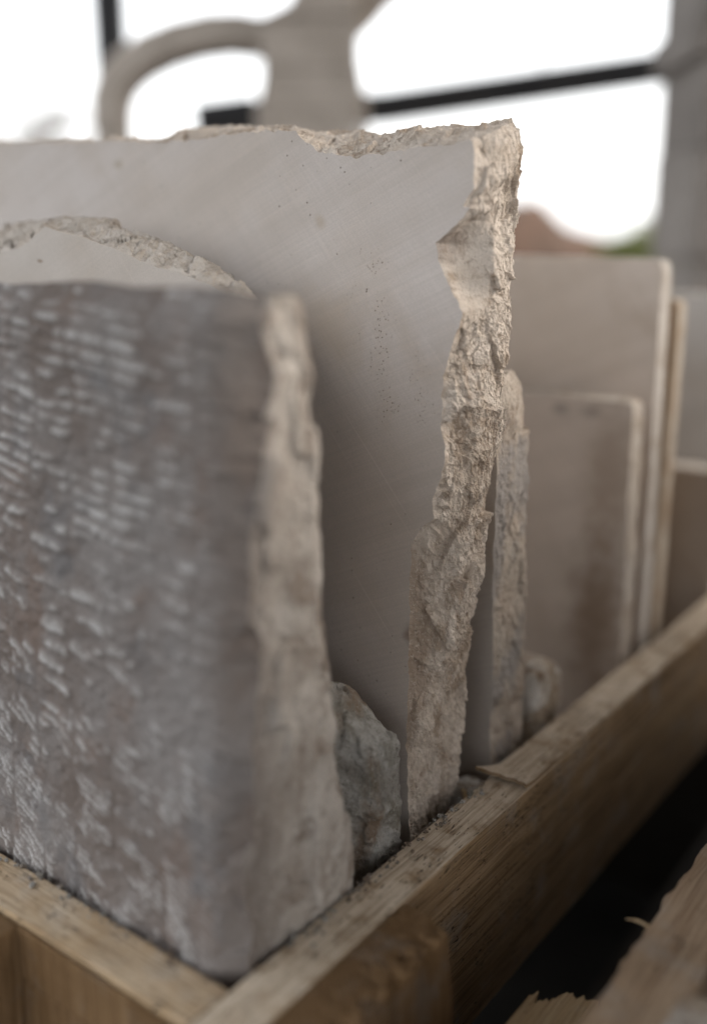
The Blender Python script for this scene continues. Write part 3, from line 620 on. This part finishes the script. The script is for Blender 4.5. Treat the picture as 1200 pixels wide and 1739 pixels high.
def grit():
    rng = random.Random(12); V = []; Fc = []
    for _ in range(170):
        if rng.random() < 0.7: s_ = rng.uniform(0.05, 0.35); t_ = -abs(rng.gauss(0, 0.006)) + 0.001
        else: s_ = -abs(rng.gauss(0, 0.006)); t_ = rng.uniform(0.01, 0.30)
        r = rng.uniform(0.0005, 0.0019) * (1.5 if rng.random() < 0.08 else 1); z = 0.0006 + r * 0.4; b = len(V)
        for a, c, d in [(x, y, w) for x in (-1, 1) for y in (-1, 1) for w in (-1, 1)]:
            V.append((s_ + a * r * rng.uniform(.5, 1), t_ + c * r * rng.uniform(.5, 1), z + d * r * rng.uniform(.4, .8)))
        for f in ((0, 1, 3, 2), (4, 6, 7, 5), (0, 4, 5, 1), (2, 3, 7, 6), (0, 2, 6, 4), (1, 5, 7, 3)): Fc.append([b + x for x in f])
    o = mesh_obj('stone_grit', V, Fc, R_cob); o.location = W(0, 0, 0); o.rotation_euler = (0, 0, ANG)
    tag(o, 'fine stone grit lying on the rails along the foot of the slabs', 'grit', kind='stuff')
grit()
def shard(label, a, b, w, mat, name='wood_splinter'):
    a, b = np.array(a), np.array(b); d = b - a; L = np.linalg.norm(d); d /= L; up = np.array([0, 0, 1.0]); sd = np.cross(d, up); sd /= np.linalg.norm(sd); up = np.cross(sd, d)
    V = []; n = 9
    for i in range(n):
        f = i / (n - 1); ww = w * (0.15 + 0.85 * math.sin(min(1, f * 1.7) * math.pi / 2)) * (1 - 0.2 * f); p = a + d * L * f + up * 0.004 * math.sin(f * 2.5)
        for x, y in ((-1, -0.3), (1, -0.25), (0.8, 0.3), (-0.7, 0.35)): V.append(p + sd * ww * x * (1 + 0.2 * math.sin(i * 2.1)) + up * ww * y)
    Fc = [[i * 4 + q, i * 4 + (q + 1) % 4, i * 4 + 4 + (q + 1) % 4, i * 4 + 4 + q] for i in range(n - 1) for q in range(4)] + [[3, 2, 1, 0], [n * 4 - 4, n * 4 - 3, n * 4 - 2, n * 4 - 1]]
    o = mesh_obj(name, np.array(V) - b, Fc, mat); o.location = W(*b); o.rotation_euler = (0, 0, ANG); return tag(o, label, 'splinter')
shard('pale wood splinter sticking up beside the whitish stone chip', (0.345, 0.020, -0.012), (0.330, -0.001, -0.022), 0.0045, WD_pale)
shard('thin straw-coloured splinter poking from the second crate rail', (0.245, -0.187, -0.006), (0.240, -0.210, -0.004), 0.0016, WD_pale)
# torn pale slats standing between the two crates
def torn_board(label, s0, s1, t0, t1, z0, z1, seed, teeth, skew):
    nt, ns = 70, 40; V = []; Fc = []
    for lev in (0, 1):
        for i in range(nt):
            f = i / (nt - 1); t_ = t0 + (t1 - t0) * f
            n1 = float(fbm(np.array([[f * 5.0, seed, 0.5 + lev * 0.25]]), 4, seed, 0.65)[0])
            end = s1 + skew * f + teeth * n1 * 1.8
            for j in range(ns): V.append((s0 + (end - s0) * (j / (ns - 1)) ** 0.5, t_, (z0, z1)[lev] + 0.0012 * mnoise.noise((f * 25, j * 0.15, lev))))
    def q(l, i, j): return l * nt * ns + i * ns + j
    for i in range(nt - 1):
        for j in range(ns - 1):
            Fc.append([q(1, i, j), q(1, i, j + 1), q(1, i + 1, j + 1), q(1, i + 1, j)]); Fc.append([q(0, i, j), q(0, i + 1, j), q(0, i + 1, j + 1), q(0, i, j + 1)])
        for j in (0, ns - 1): Fc.append([q(0, i, j), q(1, i, j), q(1, i + 1, j), q(0, i + 1, j)])
    for i in (0, nt - 1):
        for j in range(ns - 1): Fc.append([q(0, i, j), q(0, i, j + 1), q(1, i, j + 1), q(1, i, j)])
    o_ = np.array([s0, (t0 + t1) / 2, z0]); o = mesh_obj('torn_board', np.array(V) - o_, Fc, WD_pale); o.location = W(*o_); o.rotation_euler = (0, 0, ANG)
    tag(o, label, 'board')
torn_board('pale board with a torn ragged end lying in the dark gap between the crates', -0.15, 0.225, -0.118, -0.172, -0.118, -0.10, 7, 0.016, 0.035)
rubble('stone_block', 'blurred light grey stone lying on the second crate in the lower right corner', 'stone',
       (0.03, -0.36, -0.10), (0.165, -0.262, 0.035), R_white, 121, 0.5, 0.005, 0.015)
# unseen slabs added in the neighbouring crate to block light from the right
for i_, (s_, h_, t1_) in enumerate(((-0.09, 0.46, -0.345), (0.20, 0.54, -0.315), (0.42, 0.52, -0.29), (0.58, 0.50, -0.285), (0.74, 0.42, -0.28), (0.95, 0.50, -0.29), (1.15, 0.45, -0.285))):
    pts = [(-0.86, h_ - 0.03), (t1_ - 0.02, h_), (t1_, h_ - 0.02), (t1_ + 0.003, 0.1), (t1_, -0.399), (-0.86, -0.399)]
    build_slab('stone_slab', ['nearest', 'second', 'third', 'fourth', 'fifth', 'sixth', 'farthest'][i_] + ' added slab in the second crate, out of view, blocks light from the right', 'stone slab', [p * 3 for p in pts], [0.01] * 6, s_, 0.06, 0.055, M_dull, R_big, 10, 0.5, 0.0012, 0.02, 201 + i_, 0.5, base=-0.4)

# ------------------------------------------------------------------ background stonework and shed frame
BG = plain('background stone', (0.52, 0.465, 0.415), (0.42, 0.37, 0.325), 9, 0.9, 0.5, 0.01)
BG2 = plain('background pier stone', (0.29, 0.265, 0.245), (0.21, 0.19, 0.175), 7, 0.9, 0.5, 0.01)
STEEL = plain('dark painted steel', (0.020, 0.021, 0.024), (0.03, 0.03, 0.032), 6, 0.6, 0.1, 0.002)
def sweep(name, pts, w, dep, mat, parent, org):
    """chamfered bar along points (x,z) in a plane of constant y"""
    P = np.array(pts, float); m = len(P); V = []; Fc = []
    prof = [(-1, -.7), (-.7, -1), (.7, -1), (1, -.7), (1, .7), (.7, 1), (-.7, 1), (-1, .7)]
    for i in range(m):
        d = P[min(i + 1, m - 1)] - P[max(i - 1, 0)]; d = d / np.linalg.norm(d); nrm = np.array([-d[1], d[0]])
        ww = w[i] if hasattr(w, '__len__') else w
        for a, b in prof: V.append((P[i, 0] + nrm[0] * a * ww / 2 - org[0], b * dep / 2, P[i, 1] + nrm[1] * a * ww / 2 - org[2]))
    for i in range(m - 1):
        for q in range(8): Fc.append([i * 8 + q, i * 8 + (q + 1) % 8, i * 8 + 8 + (q + 1) % 8, i * 8 + 8 + q])
    Fc += [list(range(8))[::-1], [m * 8 - 8 + q for q in range(8)]]
    return mesh_obj(name, V, Fc, mat, parent)
def smooth_path(pts, n=6):
    out = []; P = [np.array(p, float) for p in pts]
    for i in range(len(P) - 1):
        p0, p1, p2, p3 = P[max(i - 1, 0)], P[i], P[i + 1], P[min(i + 2, len(P) - 1)]
        for k in range(n):
            t = k / n; out.append(0.5 * (2 * p1 + (p2 - p0) * t + (2 * p0 - 5 * p1 + 4 * p2 - p3) * t * t + (3 * p1 - p0 - 3 * p2 + p3) * t ** 3))
    out.append(P[-1]); return out
def prism(name, pts, dep, mat, parent, org, ch=0.012):
    """outline (x,z) with chamfered front and back arrises"""
    p = np.array(pts, float); c = p.mean(0); n = len(p); L = np.linalg.norm(p - c, axis=1, keepdims=True); inn = p - (p - c) / L * ch
    V = [(a - org[0], y, b - org[2]) for (arr, y) in ((inn, -dep / 2), (p, -dep / 2 + ch), (p, dep / 2 - ch), (inn, dep / 2)) for a, b in arr]
    Fc = [[r * n + i, r * n + (i + 1) % n, r * n + n + (i + 1) % n, r * n + n + i] for r in range(3) for i in range(n)]
    Fc += [list(range(n))[::-1], [3 * n + i for i in range(n)]]
    return mesh_obj(name, V, Fc, mat, parent)
E0 = EYE
TY = 2.8
tr = empty('stone_tracery', (-0.11, TY, 0)); tag(tr, 'carved stone window tracery with a curved arm, out of focus behind the slabs', 'tracery'); to = (-0.11, TY, 0)
leg = [(-0.660, 0.0), (-0.650, 0.6), (-0.640, E0 + 0.20), (-0.636, E0 + 0.33)]
arch = smooth_path([(-0.636, E0 + 0.30), (-0.626, E0 + 0.385), (-0.575, E0 + 0.450), (-0.475, E0 + 0.500), (-0.345, E0 + 0.528), (-0.235, E0 + 0.520), (-0.15, E0 + 0.49)])
sweep('leg', leg, 0.074, 0.14, BG, tr, to)
sweep('arch', arch, [0.084 + 0.003 * math.sin(i * 1.7) for i in range(len(arch))], 0.16, BG, tr, to)
zs = [0.0, 0.3, 0.6, 0.9, 1.2, 1.5, E0 + 0.33, E0 + 0.43, E0 + 0.545]
for i in range(len(zs) - 1):
    j = 0.004 * math.sin(i * 2.3)
    prism('pier_block', [(-0.226 + j, zs[i] + 0.0005), (0.014 + j, zs[i] + 0.0005), (0.014 + j, zs[i + 1] - 0.0005), (-0.226 + j, zs[i + 1] - 0.0005)], 0.24, BG, tr, to, 0.005)
prism('pier_block', [(-0.226, E0 + 0.547), (0.018, E0 + 0.547), (0.012, E0 + 0.62), (0.02, E0 + 0.75), (-0.14, E0 + 0.75), (-0.148, E0 + 0.60), (-0.165, E0 + 0.572)], 0.23, BG, tr, to, 0.012)
sweep('arm', smooth_path([(-0.06, E0 + 0.52), (0.02, E0 + 0.585), (0.07, E0 + 0.635), (0.16, E0 + 0.70), (0.3, E0 + 0.78)]), 0.075, 0.15, BG, tr, to)
prism('haunch', [(-0.227, E0 + 0.455), (-0.236, E0 + 0.395), (-0.252, E0 + 0.345), (-0.258, E0 + 0.10), (-0.227, E0 + 0.05)], 0.15, BG, tr, to, 0.01)
prism('haunch', [(0.015, E0 + 0.455), (0.015, E0 + 0.05), (0.040, E0 + 0.10), (0.038, E0 + 0.35), (0.024, E0 + 0.395)], 0.14, BG, tr, to, 0.01)
RY = 2.6
pr = empty('stone_pier', (1.0, RY, 0)); tag(pr, 'blurred grey stone pier at the right margin of the background', 'pier'); po = (1.0, RY, 0)
zz_ = [0.0, 0.45, 0.95, EYE - 0.03, EYE + 0.23, EYE + 0.42, EYE + 0.50, EYE + 0.80]
xl = [0.80, 0.80, 0.812, 0.798, 0.800, 0.772, 0.790, 0.780]
for i in range(len(zz_) - 1):
    prism('pier_block', [(xl[i], zz_[i] + 0.002), (1.18, zz_[i] + 0.002), (1.18, zz_[i + 1] - 0.002), (xl[i] - 0.002, zz_[i + 1] - 0.002)], 0.36, BG2, pr, po, 0.006)
SY = 3.3
st_ = empty('steel_frame', (-0.74, SY, 0)); tag(st_, 'dark steel frame with an upright post and a long sloping bar, far behind the slabs', 'steel frame'); so = (-0.74, SY, 0)
k_ = SY / 3.2
sweep('post', [(-0.740, 0.0), (-0.738, 1.0), (-0.738, 3.6)], 0.095, 0.06, STEEL, st_, so)
sweep('bar', [(-0.49, E0 + 0.383), (0.10, E0 + 0.416), (1.30, E0 + 0.580)], 0.092, 0.05, STEEL, st_, so)
sweep('bracket', [(0.60, E0 + 0.475), (0.585, E0 + 0.525)], 0.05, 0.03, STEEL, st_, so)
sweep('rod', [(0.578, E0 + 0.50), (0.545, 3.6)], 0.006, 0.006, STEEL, st_, so)
sweep('post', [(1.30, 0.0), (1.30, 3.6)], 0.095, 0.06, STEEL, st_, so)
prism('gusset', [(-0.485, E0 + 0.335), (-0.310, E0 + 0.335), (-0.310, E0 + 0.452), (-0.485, E0 + 0.430)], 0.03, STEEL, st_, so, 0.003)

# added roof out of view, blocks overhead sky light; open at back and left
SHADE_ROOF = (-1.3, 2.3, -5.0, 3.5, 2.98)
x0_, x1_, y0_, y1_, z_ = SHADE_ROOF
ro = empty("shade_roof", (2.0, 0, z_)); tag(ro, 'added boarded roof over the crates, out of view, blocks overhead sky light', 'roof')
nb = 14
for i in range(nb):
    a_, b_ = y0_ + (y1_ - y0_) * i / nb, y0_ + (y1_ - y0_) * (i + 1) / nb - 0.004
    mesh_obj('shade_roof_board', [(x - 2.0, y, q) for q in (0, 0.03) for x, y in ((x0_, a_), (x1_, a_), (x1_, b_), (x0_, b_))],
             [[3, 2, 1, 0], [4, 5, 6, 7], [0, 1, 5, 4], [1, 2, 6, 5], [2, 3, 7, 6], [3, 0, 4, 7]], WD_low, ro)

# far heap of red earth and a green shrub
def heap():
    V = []; Fc = []; nx, ny = 70, 36; x0, x1, y0, y1 = 0.2, 7.0, 12.5, 17.0
    for j in range(ny):
        for i in range(nx):
            x = x0 + (x1 - x0) * i / (nx - 1); y = y0 + (y1 - y0) * j / (ny - 1); f = math.sin(math.pi * j / (ny - 1)) ** 0.7
            ed = min(1, i / 6, (nx - 1 - i) / 6)
            h = 1.07 + (RAIL - 0.42) + 0.50 * math.exp(-((x - 2.35) / 0.55) ** 4) + 0.10 * math.exp(-((x - 3.2) / 0.4) ** 2)
            V.append((x - 3.6, y - 15, h * f * ed + 0.10 * mnoise.noise((x * 2.2, y * 2.2, 0)) * f * ed + 0.05 * mnoise.noise((x * 7, y * 7, 3)) * f * ed - 0.02))
    for j in range(ny - 1):
        for i in range(nx - 1): Fc.append([j * nx + i, j * nx + i + 1, (j + 1) * nx + i + 1, (j + 1) * nx + i])
    o = mesh_obj('earth_heap', V, Fc, plain('red brown earth', (0.13, 0.075, 0.05), (0.075, 0.05, 0.036), 2.2, 0.95, 0.8, 0.05)); o.location = (3.6, 15, 0)
    tag(o, 'red-brown heap of earth and rubble far behind the plates', 'earth heap')
heap()
def leaf_mesh(name, centers, size, rng, mat, parent):
    V = []; Fc = []
    for c in centers:
        a = Vector((rng.gauss(0, 1), rng.gauss(0, 1), rng.gauss(0, 1))).normalized(); b = a.orthogonal().normalized(); n = a.cross(b); s = size * rng.uniform(0.6, 1.3); k = len(V)
        for p in (a * -s, b * s * 0.45 + n * s * 0.1, a * s, b * -s * 0.45 + n * s * 0.1): V.append(tuple(Vector(c) + p))
        Fc.append([k, k + 1, k + 2, k + 3])
    o = mesh_obj(name, V, Fc, mat, parent); o['kind'] = 'stuff'; return o
LEAF = plain('leaf green', (0.155, 0.165, 0.05), (0.10, 0.115, 0.035), 3, 0.7, 0.1, 0.01); BARK = plain('bark', (0.12, 0.09, 0.07), (0.08, 0.06, 0.045), 12, 0.9, 0.5, 0.01)
rng = random.Random(3)
sh = empty('shrub', (4.0, 13.0, 0)); tag(sh, 'green leafy shrub beside the red-brown heap', 'shrub')
cs = []
while len(cs) < 5200:
    q = Vector((rng.uniform(-1, 1), rng.uniform(-1, 1), rng.uniform(-1, 1)))
    lump = 0.8 + 0.3 * mnoise.noise(q * 2.4)
    if q.length < lump: cs.append((q.x * 0.80 - 0.25, q.y * 0.5, 0.80 + (RAIL - 0.42) + q.z * 0.52))
leaf_mesh('crown', cs, 0.045, rng, LEAF, sh)
sweep('trunk', [(4.0, 0.0), (4.02, 0.6), (3.97, 1.2)], [0.06, 0.045, 0.02], 0.05, BARK, sh, (4.0, 13, 0))
# bare tree far off at the left
def bare_tree():
    o = empty('bare_tree', (-10.3, 30, 0)); tag(o, 'faint bare tree against the white sky at the left margin', 'tree')
    V = []; Fc = []; rg = random.Random(8); groups = {'trunk': ([], []), 'crown': ([], [])}
    def seg(a, b, r0, r1, g):
        V, Fc = groups[g]; d = (b - a).normalized(); x = d.orthogonal().normalized(); y = d.cross(x); k = len(V)
        for p, r in ((a, r0), (b, r1)):
            for q in range(5): V.append(tuple(p + (x * math.cos(q * 1.2566) + y * math.sin(q * 1.2566)) * r))
        for q in range(5): Fc.append([k + q, k + (q + 1) % 5, k + 5 + (q + 1) % 5, k + 5 + q])
    def grow(p, d, L, r, lev):
        q = p + d * L; seg(p, q, r, r * 0.7, 'trunk' if lev < 1 else 'crown')
        if lev > 5: return
        for _ in range(3 if lev < 4 else 2):
            e = (d + Vector((rg.gauss(0, .45), rg.gauss(0, .45), rg.gauss(0.1, .3)))).normalized(); grow(q, e, L * rg.uniform(.6, .85), r * 0.68, lev + 1)
    grow(Vector((0, 0, 0)), Vector((0.03, 0, 1)), 2.2, 0.13, 0)
    for g in groups:
        m = mesh_obj(g, *groups[g], BARK, o)
bare_tree()
